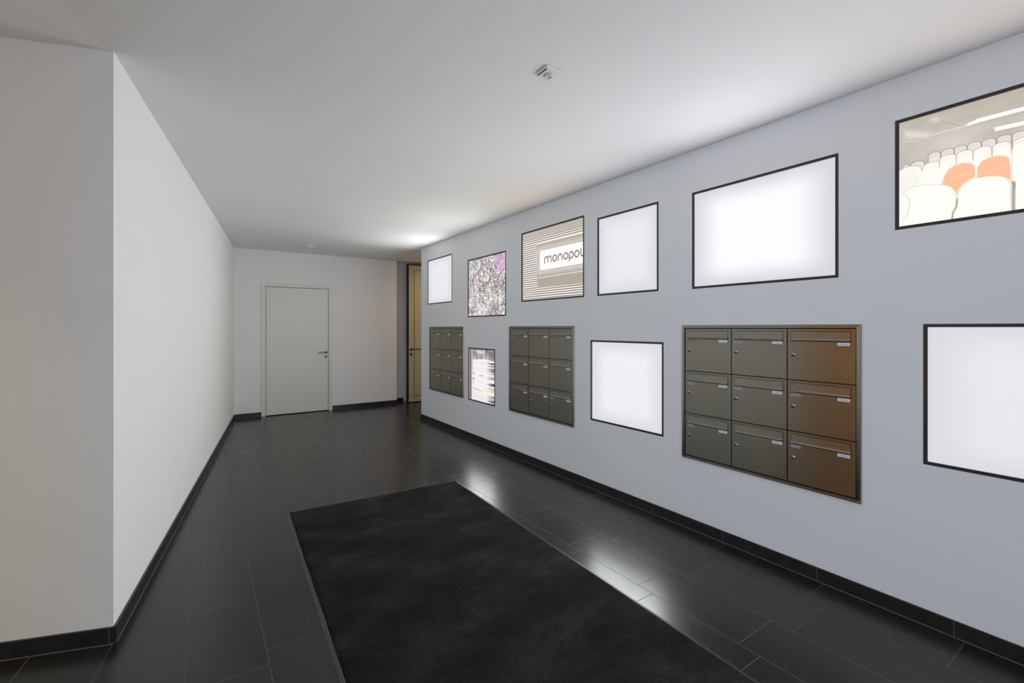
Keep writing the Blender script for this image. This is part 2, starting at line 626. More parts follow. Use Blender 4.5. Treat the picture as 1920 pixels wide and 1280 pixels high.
def lever(name, xh, z, y, length, mat, parent, sign=-1, lock_z=None, oval=False, r=0.026):
    bm = bmesh.new()
    R = Matrix.Translation((xh, y, z)) @ Matrix.Rotation(math.pi / 2, 4, 'X')
    lathe(bm, [(0, 0), (r, 0), (r, 0.007), (r * 0.8, 0.009), (0.011, 0.010), (0.010, 0.045), (0, 0.045)], R)
    tube(bm, [(xh, y - 0.044, z), (xh + sign * 0.02, y - 0.050, z), (xh + sign * 0.06, y - 0.052, z),
              (xh + sign * length, y - 0.052, z)], 0.0105)
    link(name, mesh_of(name, bm, mat), parent)
    bm = bmesh.new()
    S = Matrix.Diagonal((1, 1.5 if oval else 1, 1, 1))
    R = Matrix.Translation((xh, y, lock_z)) @ Matrix.Rotation(math.pi / 2, 4, 'X') @ S
    rr = r * (0.75 if oval else 1.0)
    lathe(bm, [(0, 0), (rr, 0), (rr, 0.006), (rr * 0.85, 0.009), (rr * 0.5, 0.009), (rr * 0.45, 0.004), (0, 0.004)], R)
    box(bm, xh - 0.002, xh + 0.002, y - 0.012, y - 0.004, lock_z - 0.012, lock_z + 0.006, 1)
    link('keyhole_plate', mesh_of('keyhole_plate', bm, [mat, MAT_GAP]), parent)


lever('door_handle', 1.834, 1.028, YB - 0.006, 0.125, MAT_CHROME, leaf, -1, 0.948)

# honey coloured tall door in the recess, black jamb
bm = bmesh.new()
box(bm, 3.332, 3.356, YB - 0.004, YB + 0.05, 0, 2.690)
box(bm, 3.356, 4.40, YB - 0.004, YB + 0.05, 2.672, 2.690)
box(bm, 4.37, 4.40, YB - 0.004, YB + 0.05, 0, 2.672)
box(bm, 3.356, 4.37, YB + 0.038, YB + 0.05, 0, 2.672)
me = mesh_of('door_2', bm, MAT_GAP)
d2 = link('door_2', me)
d2['kind'] = 'structure'
bm = bmesh.new()
lx0, lx1, lz0, lz1 = 3.360, 4.366, 0.016, 2.666
yf = YB - 0.012
gx0, gx1, gz0, gz1 = 3.462, 4.262, 0.118, 2.580
gw = 0.012
box(bm, lx0, lx1, yf + 0.006, yf + 0.045, lz0, lz1)
box(bm, lx0, gx0, yf, yf + 0.006, lz0, lz1)
box(bm, gx1, lx1, yf, yf + 0.006, lz0, lz1)
box(bm, gx0, gx1, yf, yf + 0.006, lz0, gz0)
box(bm, gx0, gx1, yf, yf + 0.006, gz1, lz1)
box(bm, gx0 + gw, gx1 - gw, yf, yf + 0.006, gz0 + gw, gz1 - gw)
leaf2 = link('door_leaf', mesh_of('door_leaf', bm, MAT_VENEER), d2)
bm = bmesh.new()
for a in ((gx0, gx1, gz0, gz0 + gw), (gx0, gx1, gz1 - gw, gz1), (gx0, gx0 + gw, gz0, gz1), (gx1 - gw, gx1, gz0, gz1)):
    box(bm, a[0] + 0.001, a[1] - 0.001, yf + 0.004, yf + 0.0065, a[2] + 0.001, a[3] - 0.001)
gl = link('panel_groove', mesh_of('panel_groove', bm, MAT_BRONZE), leaf2)
lever('door_handle', 3.405, 1.035, yf, 0.185, MAT_BRONZE, leaf2, 1, 0.938, oval=True)
bm = bmesh.new()
box(bm, 3.334, 3.352, YB - 0.008, YB - 0.003, 1.075, 1.105, bev=0.001)
link('strike_plate', mesh_of('strike_plate', bm, MAT_CHROME), d2)

# timber door left of the camera (out of frame, mirrored in the mailbox steel)
bm = bmesh.new()
box(bm, -3.80, -3.755, 2.95, 3.88, 0.002, 2.45)
d3 = structure('door_3', bm, MAT_TIMBER)


# ------------------------------------------------------------------ lit boxes in the right wall
def S2L(c):
    c = np.asarray(c, dtype=float) / 255.0
    return np.where(c <= 0.04045, c / 12.92, ((c + 0.055) / 1.055) ** 2.4)


def print_mesh(name, wd, ht, step, painter, x, y1, z1):
    """Flat sheet; painter(s, t) gives sRGB 0..255 at s metres from the left rim, t metres below the top."""
    nx, nz = int(wd / step) + 1, int(ht / step) + 1
    s = np.linspace(0, wd, nx)
    t = np.linspace(0, ht, nz)
    Sg, Tg = np.meshgrid(s, t)
    rgb = S2L(np.clip(painter(Sg, Tg), 0, 255)).reshape(-1, 3)
    co = np.stack([np.full(Sg.size, x), (y1 - Sg).ravel(), (z1 - Tg).ravel()], 1).astype(np.float32)
    i, j = np.meshgrid(np.arange(nx - 1), np.arange(nz - 1))
    a = (j * nx + i).ravel()
    idx = np.stack([a, a + nx, a + nx + 1, a + 1], 1).astype(np.int32)      # faces -X
    me = bpy.data.meshes.new(name)
    me.vertices.add(len(co))
    me.vertices.foreach_set('co', co.ravel())
    me.loops.add(idx.size)
    me.loops.foreach_set('vertex_index', idx.ravel())
    me.polygons.add(len(idx))
    me.polygons.foreach_set('loop_start', np.arange(0, idx.size, 4, dtype=np.int32))
    me.polygons.foreach_set('loop_total', np.full(len(idx), 4, dtype=np.int32))
    me.update(calc_edges=True)
    at = me.color_attributes.new('print', 'FLOAT_COLOR', 'POINT')
    at.data.foreach_set('color', np.concatenate([rgb, np.ones((len(rgb), 1))], 1).astype(np.float32).ravel())
    me.materials.append(MAT_PRINT)
    return me


def sd_poly(S, T, pts):
    """Signed distance to a polygon, negative inside."""
    d = np.full(S.shape, 1e9)
    ins = np.zeros(S.shape, bool)
    n = len(pts)
    for k in range(n):
        ax_, ay_ = pts[k]
        bx_, by_ = pts[(k + 1) % n]
        ex_, ey_ = bx_ - ax_, by_ - ay_
        L2 = ex_ * ex_ + ey_ * ey_ + 1e-12
        h = np.clip(((S - ax_) * ex_ + (T - ay_) * ey_) / L2, 0, 1)
        d = np.minimum(d, (S - ax_ - ex_ * h) ** 2 + (T - ay_ - ey_ * h) ** 2)
        c = ((ay_ > T) != (by_ > T))
        with np.errstate(divide='ignore', invalid='ignore'):
            xx = ax_ + (T - ay_) / (by_ - ay_ + 1e-12) * ex_
        ins ^= c & (S < xx)
    d = np.sqrt(d)
    return np.where(ins, -d, d)


def sd_line(S, T, pts):
    d = np.full(S.shape, 1e9)
    for (ax_, ay_), (bx_, by_) in zip(pts, pts[1:]):
        ex_, ey_ = bx_ - ax_, by_ - ay_
        h = np.clip(((S - ax_) * ex_ + (T - ay_) * ey_) / (ex_ * ex_ + ey_ * ey_ + 1e-12), 0, 1)
        d = np.minimum(d, (S - ax_ - ex_ * h) ** 2 + (T - ay_ - ey_ * h) ** 2)
    return np.sqrt(d)


def mask(d, soft=0.002):
    return np.clip(0.5 - d / soft, 0, 1)[..., None]


def over(img, col, m):
    return img * (1 - m) + np.asarray(col, float) * m


def vnoise(S, T, fx, fy, seed=0):
    """Smooth value noise."""
    r = np.random.RandomState(seed)
    g = r.rand(257, 257)
    x, y = np.abs(S * fx) % 256, np.abs(T * fy) % 256
    xi, yi = x.astype(int), y.astype(int)
    u, v = x - xi, y - yi
    u, v = u * u * (3 - 2 * u), v * v * (3 - 2 * v)
    return (g[yi, xi] * (1 - u) + g[yi, xi + 1] * u) * (1 - v) + (g[yi + 1, xi] * (1 - u) + g[yi + 1, xi + 1] * u) * v


def paint_seats(S, T):
    wd = S.max()
    img = np.empty(S.shape + (3,))
    n = vnoise(S, T, 14, 30, 3) * 0.5 + vnoise(S, T, 40, 60, 4) * 0.2
    g = 176 + 26 * n + 18 * np.exp(-((S - 0.20) / 0.10) ** 2 - ((T - 0.16) / 0.05) ** 2)
    img[..., 0], img[..., 1], img[..., 2] = g + 10, g + 4, g - 6
    img = over(img, (188, 178, 160), 0.8 * mask(T - 0.02 - 0.02 * S / 0.4, 0.05))
    img = over(img, (200, 192, 182), 0.55 * mask(sd_line(S, T, [(0.1418, 0.0314), (0.2338, 0.0965)]) - 0.002, 0.02))
    img = over(img, (150, 142, 132), 0.6 * mask(sd_line(S, T, [(0.160, 0.046), (0.2338, 0.0985)]) - 0.0012, 0.003))
    img = over(img, (250, 246, 240), 0.7 * mask(sd_line(S, T, [(0.13, 0.028), (0.142, 0.032)]) - 0.004, 0.03))
    # luminaires in the photographed hall
    img = over(img, (255, 254, 250), mask(sd_line(S, T, [(0.1177, 0.1013), (0.2515, 0.1012)]) - 0.0012, 0.003))
    tube_ = [(0.2471, 0.1032), (0.2515, 0.094), (0.2861, 0.0831), (wd, 0.090), (wd, 0.112), (0.4439, 0.1014), (0.2946, 0.1011)]
    img = over(img, (255, 255, 252), mask(sd_poly(S, T, tube_), 0.004))
    img = over(img, (160, 152, 144), 0.7 * mask(sd_line(S, T, [(0.27, 0.1065), (wd, 0.118)]) - 0.0008, 0.003))
    for o in (0.0, 0.26):
        img = over(img, (255, 255, 255), mask(sd_poly(S, T, [(0.3383 + o, 0.1425), (0.4367 + o, 0.1471), (0.4367 + o, 0.1638), (0.3404 + o, 0.1606)]), 0.004))
    img = over(img, (228, 222, 212), 0.8 * mask(sd_poly(S, T, [(0.0224, 0.045), (0.1177, 0.0886), (0.1177, 0.1126), (0.0224, 0.0843)]), 0.02))
    img = over(img, (240, 236, 228), 0.8 * mask(sd_line(S, T, [(0.0145, 0.098), (0.0734, 0.1159)]) - 0.0012, 0.004))

    def dome(img, a, b, top, bot, col, rim=(140, 130, 124), low=None, dark=0.8):
        w = b - a
        pts = [(a, bot + 0.2), (a, top + 0.36 * w)]
        pts += [(a + w * (0.5 - 0.5 * math.cos(q)) , top + 0.36 * w * (1 - math.sin(q) ** 0.8)) for q in np.linspace(0.15, math.pi - 0.15, 11)]
        pts += [(b, top + 0.36 * w), (b, bot + 0.2)]
        d = sd_poly(S, T, pts)
        lim = (T < bot + 0.2)[..., None]
        img = over(img, rim, dark * mask(d - 0.0015, 0.004) * lim)
        c = np.asarray(col, float) * np.ones(S.shape + (3,))
        if low is not None:
            k = np.clip((T - top) / (bot - top), 0, 1)[..., None]
            c = c * (1 - k) + np.asarray(low, float) * k
        m = mask(d + 0.001, 0.003)
        img = img * (1 - m) + c * m
        img = over(img, (255, 253, 250), 0.8 * mask(np.abs(d + 0.004) - 0.0012, 0.003) * (T < top + 0.3 * w)[..., None])
        return img
    back = [(0.0145, 0.0404, 0.2185, 0.2459), (0.0430, 0.0972, 0.2145, 0.2454), (0.1129, 0.1569, 0.1889, 0.2329),
            (0.1597, 0.2046, 0.1886, 0.2411), (0.2069, 0.2488, 0.1883, 0.2368), (0.2515, 0.2963, 0.1869, 0.2334),
            (0.2988, 0.3437, 0.1877, 0.2368), (0.3465, 0.3913, 0.1875, 0.2408), (0.3936, 0.4379, 0.1876, 0.2337)]
    back += [(0.4405 + 0.047 * k, 0.4855 + 0.047 * k, 0.1876, 0.2389) for k in range(10)]
    for a, b_, t0, t1 in back:
        img = dome(img, a, b_, t0, t1, (226, 214, 208), low=(240, 236, 230))
    mid = [(-0.0092, 0.0883, 0.2301, 0.3016), (0.0908, 0.1607, 0.2333, 0.3184), (0.1536, 0.2136, 0.2157, 0.2909),
           (0.2136, 0.2697, 0.2141, 0.2895), (0.2710, 0.3301, 0.2155, 0.2832), (0.3322, 0.3905, 0.2154, 0.2959)]
    mid += [(0.3944 + 0.068 * k, 0.459 + 0.068 * k, 0.2154, 0.2986) for k in range(8)]
    for a, b_, t0, t1 in mid:
        img = dome(img, a, b_, t0, t1, (250, 244, 238), rim=(172, 160, 150), low=(255, 252, 247), dark=0.9)
    img = over(img, (254, 251, 244), mask(0.268 - T, 0.02))
    img = over(img, (243, 240, 232), 0.6 * mask(sd_poly(S, T, [(0.0, 0.27), (0.06, 0.262), (0.09, 0.30), (0.07, 0.34), (0, 0.36)]), 0.02))

    o1 = [(0.1607, 0.3526), (0.1724, 0.3123), (0.184, 0.2878), (0.2069, 0.273), (0.2382, 0.2700), (0.2645, 0.2805), (0.2754, 0.2963), (0.2784, 0.3447), (0.2515, 0.3583), (0.2338, 0.3717), (0.2204, 0.3925), (0.2159, 0.4127), (0.2123, 0.4027), (0.1977, 0.3745), (0.1793, 0.3605)]
    o2 = [(0.2827, 0.3519), (0.2844, 0.3079), (0.2946, 0.2843), (0.3156, 0.273), (0.3445, 0.2700), (0.3727, 0.2804), (0.3846, 0.2944), (0.3893, 0.3385), (0.3893, 0.3954), (0.3767, 0.3777), (0.3485, 0.3613), (0.3198, 0.3562)]
    for o, hl in ((o1, [(0.163, 0.338), (0.205, 0.335), (0.258, 0.318)]), (o2, [(0.288, 0.338), (0.335, 0.333), (0.387, 0.323)])):
        d = sd_poly(S, T, o)
        img = over(img, (252, 192, 152), mask(d, 0.004))
        img = over(img, (255, 210, 180), 0.7 * mask(np.abs(d + 0.004) - 0.001, 0.004) * (T < 0.30)[..., None])
        img = over(img, (255, 216, 188), 0.9 * mask(sd_line(S, T, hl) - 0.0015, 0.004))
    f1 = [(0.0275, 0.3504), (0.0481, 0.3361), (0.1031, 0.3376), (0.17, 0.3560), (0.1977, 0.3756), (0.2105, 0.3972), (0.2132, 0.4273), (0.2069, 0.4808), (0.1977, 0.5033), (0.1941, 0.60), (0.0145, 0.60), (0.0145, 0.3602)]
    f2 = [(0.2181, 0.4224), (0.2271, 0.3882), (0.2471, 0.3662), (0.2775, 0.3534), (0.3198, 0.3545), (0.3566, 0.3647), (0.3767, 0.3805), (0.3877, 0.4063), (0.3917, 0.60), (0.1977, 0.60), (0.2023, 0.5043), (0.2159, 0.4706)]
    f3 = [(0.3925, 0.2599), (0.3983, 0.2391), (0.4196, 0.2300), (0.4439, 0.2300), (0.52, 0.24), (0.60, 0.28), (0.61, 0.60), (0.4022, 0.60), (0.4022, 0.4158), (0.3932, 0.3964)]
    f4 = [(0.62, 0.42), (0.64, 0.36), (0.70, 0.34), (0.86, 0.35), (0.92, 0.40), (0.93, 0.60), (0.62, 0.60)]
    for f in (f1, f2, f3, f4):
        d = sd_poly(S, T, f)
        img = over(img, (206, 192, 178), 0.8 * mask(d - 0.0012, 0.004))
        img = over(img, (255, 254, 248), mask(d + 0.001, 0.004))
        k = 0.5 * np.clip((T - 0.42) / 0.13, 0, 1)[..., None]
        img = img * (1 - k * mask(d)) + np.array((247, 243, 236.)) * k * mask(d)
    img = over(img, (178, 168, 154), mask(sd_poly(S, T, [(0.3920, 0.396), (0.4034, 0.402), (0.401, 0.56), (0.3925, 0.56)]), 0.003))
    img = over(img, (110, 102, 95), 0.7 * mask(sd_line(S, T, [(0.3935, 0.40), (0.401, 0.412), (0.4005, 0.43)]) - 0.0012, 0.003))
    img = over(img, (150, 136, 122), mask(sd_line(S, T, [(0.2168, 0.4342), (0.2136, 0.4701), (0.2023, 0.492), (0.1968, 0.5326)]) - 0.0022, 0.003))
    img = over(img, (250, 248, 240), mask(sd_poly(S, T, [(0.0, 0.3602), (0.0275, 0.3699), (0.0404, 0.3926), (0.042, 0.4189), (0.0327, 0.4689), (0.025, 0.4836), (0.0, 0.4782)]), 0.003))
    img = over(img, (170, 160, 148), 0.8 * mask(sd_line(S, T, [(0.0145, 0.362), (0.0275, 0.3719), (0.0404, 0.3946), (0.042, 0.4209), (0.0327, 0.4709), (0.025, 0.4856)]) - 0.0008, 0.003))
    return img


def paint_monopol(S, T):
    """The photograph of the MONOPOL sign on a ribbed shutter."""
    wd = S.max()
    ph = np.abs(((T - 0.020) / 0.0227) % 1.0 - 0.5) * 2
    k = np.clip((ph - 0.40) / 0.2, 0, 1)[..., None]
    img = np.array((132, 119, 112.)) * (1 - k) + np.array((255, 250, 245.)) * k
    top = np.clip((0.10 - T) / 0.05 + 0.25 * S, 0, 1)[..., None] * (T < 0.15)[..., None]
    img = img * (1 - 0.75 * top) + np.array((186, 178, 166.)) * 0.75 * top
    body = [(0.2477, 0.1464), (1.2, 0.1438), (1.2, 0.4937), (0.2477, 0.4998)]
    grad = np.clip((T - 0.145) / 0.07, 0, 1)[..., None]
    bc = np.array((172, 163, 148.)) * (1 - grad) + np.array((214, 206, 200.)) * grad
    g2 = np.clip((T - 0.44) / 0.05, 0, 1)[..., None]
    bc = bc * (1 - g2) + np.array((178, 168, 158.)) * g2
    sidek = np.clip((0.30 - S) / 0.05, 0, 1)[..., None]
    bc = bc * (1 - 0.6 * sidek) + np.array((166, 157, 147.)) * 0.6 * sidek
    d = sd_poly(S, T, body)
    img = over(img, (255, 252, 240), mask(d - 0.005, 0.003))
    m = mask(d, 0.003)
    img = img * (1 - m) + bc * m
    img = over(img, (176, 165, 151), mask(sd_poly(S, T, [(0.2477, 0.5038), (1.2, 0.4972), (1.2, 0.612), (0.2999, 0.6069), (0.2739, 0.5575)]), 0.003))
    img = over(img, (255, 252, 238), mask(sd_line(S, T, [(0.2477, 0.5015), (1.2, 0.4955)]) - 0.0025, 0.003))
    # white panel with rounded ends
    cx0, cy0, cy1, rr = 0.305, 0.218, 0.428, 0.030
    qx = np.maximum(cx0 + rr - S, 0)
    qy = np.maximum(np.maximum(cy0 + rr - T, T - (cy1 - rr)), 0)
    d = np.sqrt(qx ** 2 + qy ** 2) - rr
    img = over(img, (120, 112, 106), mask(d - 0.004, 0.004))
    img = over(img, (255, 253, 252), mask(d, 0.004))

    def arc(cx, cy, rx, ry, a0, a1, n=14):
        return [(cx + rx * math.cos(q), cy - ry * math.sin(q)) for q in np.linspace(math.radians(a0), math.radians(a1), n)]
    zt, zb = 0.2955, 0.3550
    zc, rv = (zt + zb) / 2, (zb - zt) / 2

    def oo(a, b_):
        return [arc((a + b_) / 2, zc, (b_ - a) / 2, rv, 0, 360, 24)]
    st = []
    st += [[(0.388, zb + 0.004)] + [(0.388, zt + 0.02)] + arc(0.4145, zt + 0.02, 0.0265, 0.02, 180, 0) + [(0.441, zb - 0.004)]]
    st += [arc(0.4675, zt + 0.02, 0.0265, 0.02, 150, 0) + [(0.494, zb)]]
    st += oo(0.5205, 0.5815)
    st += [[(0.6060, zb), (0.6060, zt + 0.024)] + arc(0.6340, zt + 0.024, 0.0280, 0.024, 180, 0) + [(0.6620, zb)]]
    st += oo(0.6890, 0.7490)
    st += oo(0.7720, 0.8280) + [[(0.7720, zc), (0.7720, zb + 0.022)]]
    st += oo(0.8480, 0.9070)
    st += [[(0.9340, zt - 0.008), (0.9340, zb - 0.025)] + arc(0.9620, zb - 0.025, 0.0280, 0.025, 180, 250) + [(0.985, zb)]]
    for s in st:
        img = over(img, (140, 130, 122), mask(sd_line(S, T, s) - 0.0078, 0.003))
    gg = np.clip((T - 0.70) / 0.055, 0, 1)[..., None]
    img = img * (1 - 0.6 * gg) + np.array((150, 146, 130.)) * 0.6 * gg
    return img


def paint_scribble(S, T):
    """Dense pale lettering on grey with a mauve patch top right."""
    wx = S + 0.010 * (vnoise(S, T, 30, 30, 31) - 0.5)
    wy = T + 0.012 * (vnoise(S, T, 30, 30, 32) - 0.5)
    a = vnoise(wx, wy, 58, 34, 11) - vnoise(wx, wy, 52, 31, 12)
    b_ = vnoise(wx, wy, 92, 56, 13) - vnoise(wx, wy, 86, 60, 14)
    line = np.exp(-(a / 0.13) ** 2) * 0.85 + np.exp(-(b_ / 0.12) ** 2) * 0.5
    big = vnoise(S, T, 9, 6, 15) * 0.6 + vnoise(S, T, 22, 14, 16) * 0.5
    k = np.clip(1.5 * line + 0.9 * (big - 0.55) - 0.02, 0, 1)[..., None]
    img = np.array((130, 118, 118.)) * (1 - k) + np.array((255, 253, 250.)) * k
    for sx, sy, r in ((0.11, 0.42, 0.022), (0.55, 0.50, 0.022), (0.33, 0.27, 0.016)):
        img = over(img, (252, 248, 244), 0.7 * mask(np.hypot(S - sx, (T - sy) * 0.7) - r * (0.4 + 1.2 * vnoise(S, T, 40, 40, 17)), 0.012))
    pk = [(0.60, 0.0), (0.93, 0.0), (0.90, 0.13), (0.80, 0.245), (0.745, 0.255), (0.68, 0.17), (0.66, 0.10)]
    d = sd_poly(S, T, pk) + 0.05 * (vnoise(S, T, 26, 26, 18) - 0.5)
    m = mask(d, 0.02) * 0.85
    pc = np.array((200, 152, 196.)) * (1 - 0.7 * k) + np.array((240, 214, 238.)) * 0.7 * k
    img = img * (1 - m) + pc * m
    return img


def paint_stack(S, T):
    """A tall round stack of white ware seen close up, blurred dark room above."""
    img = np.ones(S.shape + (3,)) * 150.0
    n = vnoise(S, T, 30, 5, 21)
    top = 110 + 120 * n
    img[..., 0], img[..., 1], img[..., 2] = top + 4, top, top - 2
    img = over(img, (238, 232, 224), 0.8 * mask(sd_poly(S, T, [(0.12, 0.02), (0.42, 0.02), (0.33, 0.055), (0.25, 0.05)]), 0.02))
    img = over(img, (90, 84, 78), 0.7 * mask(sd_poly(S, T, [(0.42, 0.0), (0.7, 0.0), (0.7, 0.11), (0.52, 0.10)]), 0.06))
    sag = 0.055 * (1 - ((S - 0.50) / 0.42) ** 2) * np.clip((T - 0.15) / 0.35, 0, 1.2)
    v = T - sag
    band = vnoise(S * 0 + 1.3, v, 1, 62, 22) * 0.6 + vnoise(S, v, 3, 120, 23) * 0.4
    edge = np.clip((S - 0.44) / 0.20, 0, 1) + 0.55 * np.clip((0.15 - S) / 0.06, 0, 1) * np.clip((T - 0.25) / 0.05, 0, 1) * np.clip((0.48 - T) / 0.04, 0, 1)
    br = 242 - 215 * np.clip(edge * np.clip((band - 0.40) * 3.2, 0, 1), 0, 1) - 34 * np.clip(band - 0.55, 0, 1) * 3
    st = np.stack([br + 3, br - 2, br], -1)
    st = over(st, (238, 228, 176), 0.75 * mask(np.abs(v - 0.455 - 0.0 * S) - 0.012, 0.012) * np.clip((S - 0.36) / 0.1, 0, 1)[..., None])
    st = over(st, (238, 232, 206), 0.6 * mask(np.abs(T - 0.165) - 0.02, 0.02) * np.clip((0.24 - S) / 0.1, 0, 1)[..., None])
    st = over(st, (66, 60, 64), mask(sd_line(S, T, [(0.08, 0.4852), (0.12, 0.500), (0.1628, 0.5104), (0.2966, 0.5225), (0.4632, 0.5202), (0.646, 0.505)]) - 0.0022, 0.006) * np.clip((0.42 - S) / 0.2, 0, 1)[..., None])
    st = over(st, (120, 112, 100), 0.8 * mask(sd_line(S, T, [(0.27, 0.330), (0.36, 0.328)]) - 0.004, 0.006))
    m = mask(np.maximum(0.13 + 0.01 * np.cos(S * 8) - T, 0.082 - S), 0.006)
    img = img * (1 - m) + st * m
    img = over(img, (236, 230, 226), mask(S - 0.092, 0.01))
    img = over(img, (112, 102, 108), mask(np.maximum(np.abs(S - 0.040) - 0.020, T - 0.655), 0.01))
    img = over(img, (150, 142, 144), 0.8 * mask(S - 0.020, 0.004))
    img = over(img, (30, 26, 26), mask(np.maximum(np.abs(S - 0.084) - 0.004, T - 0.2743), 0.004))
    return img


FR = 0.0155
LUM = {'A': (1.075, (0.985, 0.99, 1.0)), 'B': (0.77, (1.0, 1.0, 0.90)), 'C': (0.22, (1.0, 0.75, 0.50)),
       'D': (0.25, (0.97, 0.98, 1.0)), 'E': (0.66, (0.97, 0.93, 1.0)), 'F': (0.20, (1.0, 0.82, 0.66)),
       'G': (2.15, (0.955, 0.985, 1.0)), 'H': (1.40, (0.98, 1.0, 1.0)), 'I': (1.20, (0.95, 1.0, 0.96))}


def light_box(key, y0, y1, z0, z1, label, picture=None, diffuser=None, step=0.0025, group=None):
    ym = (y0 + y1) / 2
    base = (W, ym, z0)
    t = thing('light_box', label, 'light box', base, group=group)
    bm = bmesh.new()
    xa, xb = W - 0.001, W + 0.05
    box(bm, xa, xb, y0, y0 + FR, z0, z1)
    box(bm, xa, xb, y1 - FR, y1, z0, z1)
    box(bm, xa, xb, y0 + FR, y1 - FR, z0, z0 + FR)
    box(bm, xa, xb, y0 + FR, y1 - FR, z1 - FR, z1)
    link('frame', mesh_of('frame', bm, MAT_FRAME, base), t)
    xs = W + 0.007
    a, b_, c, d = y0 + FR, y1 - FR, z0 + FR, z1 - FR
    if picture:
        me = print_mesh('backlit_print', b_ - a, d - c, step, picture, xs - W, b_ - ym, d - z0)
        link('backlit_print', me, t)
    bm = bmesh.new()
    x_ = xs + (0.001 if picture else 0)
    box(bm, x_, x_ + 0.004, a, b_, c, d)
    link('diffuser', mesh_of('diffuser', bm, diffuser or MAT_OPAL, base), t)
    bm = bmesh.new()
    box(bm, W + 0.050, W + 0.14, y0 + 0.002, y1 - 0.002, z0 + 0.002, z1 - 0.002)
    link('housing', mesh_of('housing', bm, MAT_FRAME, base), t)
    lum, col = LUM[key]
    ar = (b_ - a - 0.01) * (d - c - 0.01)
    # radiance of an area lamp = power / (pi * area)
    lo = area_light('tube_light', (xs - 0.003, ym, (c + d) / 2), (xs - 1.0, ym, (c + d) / 2), d - c - 0.01, b_ - a - 0.01,
                    L_BOX * lum * math.pi * ar, col)
    lo.rotation_euler = (0, math.radians(90), 0)
    lo.location = Vector(lo.location) - Vector(base)
    lo.parent = t
    return t


COOL = (0.955, 0.97, 1.0)
MAT_OPAL = make_diffuser('opal_backing', 0.4, 0.4, COOL)
DIF = {
    'A': make_diffuser('opal_sheet_far', 0.95 * E_BOX, 0.80 * E_BOX, (0.93, 0.95, 1.0)),
    'D': make_diffuser('opal_sheet_narrow', 0.93 * E_BOX, 0.78 * E_BOX, COOL),
    'E': make_diffuser('opal_sheet_wide', 1.10 * E_BOX, 0.74 * E_BOX, COOL),
    'G': make_diffuser('opal_sheet_low', 0.98 * E_BOX, 0.80 * E_BOX, COOL),
    'H': make_diffuser('opal_sheet_near', 0.92 * E_BOX, 0.80 * E_BOX, (0.96, 0.96, 1.0))}
LAB = {
    'A': ('small blank white light box in the upper row, farthest along the wall', None),
    'B': ('upright light box showing dense pale scribbles with a mauve patch', paint_scribble),
    'C': ('light box showing a sign lettered monopol on ribbed metal', paint_monopol),
    'D': ('blank white light box, nearly square, right next to the lettered sign picture', None),
    'E': ('wide blank white light box above the nearest mailbox cabinet', None),
    'F': ('light box picturing rows of white stadium seats and two orange ones', paint_seats),
    'G': ('blank white light box set low between two mailbox cabinets', None),
    'H': ('blank white light box set low at the right edge, below the stadium seats picture', None),
    'I': ('low upright light box showing a tall stack of white plates', paint_stack)}
BLANK = 'blank white light boxes in the right wall'
PICT = 'picture light boxes in the right wall'
for key, y0, y1, z0, z1 in LB:
    lab, fn = LAB[key]
    light_box(key, y0, y1, z0, z1, lab, fn, DIF.get(key), 0.002 if key == 'F' else 0.003, PICT if fn else BLANK)

# ------------------------------------------------------------------ mailbox cabinets
MW, MH = 1.107, 0.966
FRM = 0.0205
DW = (MW - 2 * FRM - 0.006 * 4) / 3
DH = (MH - 2 * FRM - 0.006 * 4) / 3


def part(name, fn, mats):
    bm = bmesh.new()
    fn(bm)
    return mesh_of(name, bm, mats)


# local frame of a mailbox door: origin at its upper left corner on the wall plane,
# s to the right as seen (= -Y), t down (= -Z), x negative = towards the room
def b2(bm, s0, s1, t0, t1, xa, xb, mi=0, bev=0.0):
    return box(bm, xa, xb, -s1, -s0, -t1, -t0, mi, bev)


FL0, FL1, FT0, FT1 = 0.0185, DW - 0.0225, 0.0155, 0.0690


def door_shape(bm):
    # panel with a flap opening near the top
    xa, xb = -0.004, 0.010
    b2(bm, 0, FL0 - 0.0022, 0, DH, xa, xb)
    b2(bm, FL1 + 0.0022, DW, 0, DH, xa, xb)
    b2(bm, FL0 - 0.0022, FL1 + 0.0022, 0, FT0 - 0.0028, xa, xb)
    b2(bm, FL0 - 0.0022, FL1 + 0.0022, FT1 + 0.0035, DH, xa, xb)
    bmesh.ops.remove_doubles(bm, verts=bm.verts, dist=1e-5)
    b2(bm, FL0 - 0.0022, FL1 + 0.0022, FT0 - 0.0028, FT1 + 0.0035, 0.004, 0.010, 1)


def flap_shape(bm):
    # slightly wedge shaped, its lower lip standing proud with a bent edge
    prof = [(-0.0042, FT0), (-0.0062, FT1 - 0.013), (-0.0080, FT1 - 0.009), (-0.0128, FT1 - 0.0035), (-0.0124, FT1 - 0.001), (-0.0110, FT1),
            (0.0035, FT1), (0.0035, FT0)]
    L = [bm.verts.new((x, -FL0, -t)) for x, t in prof]
    R_ = [bm.verts.new((x, -FL1, -t)) for x, t in prof]
    n = len(prof)
    for i in range(n):
        bm.faces.new((L[i], L[(i + 1) % n], R_[(i + 1) % n], R_[i]))
    bm.faces.new(L)
    bm.faces.new(R_[::-1])


def lock_shape(bm):
    R_ = Matrix.Translation((-0.004, -0.030, -0.152)) @ Matrix.Rotation(-math.pi / 2, 4, 'Y')
    lathe(bm, [(0, 0.0), (0.0125, 0.0), (0.0125, 0.0022), (0.0105, 0.0034), (0.0075, 0.0034), (0.0070, 0.0055), (0, 0.0055)], R_, 20)
    b2(bm, 0.0291, 0.0309, 0.146, 0.158, -0.0102, -0.0092, 1)


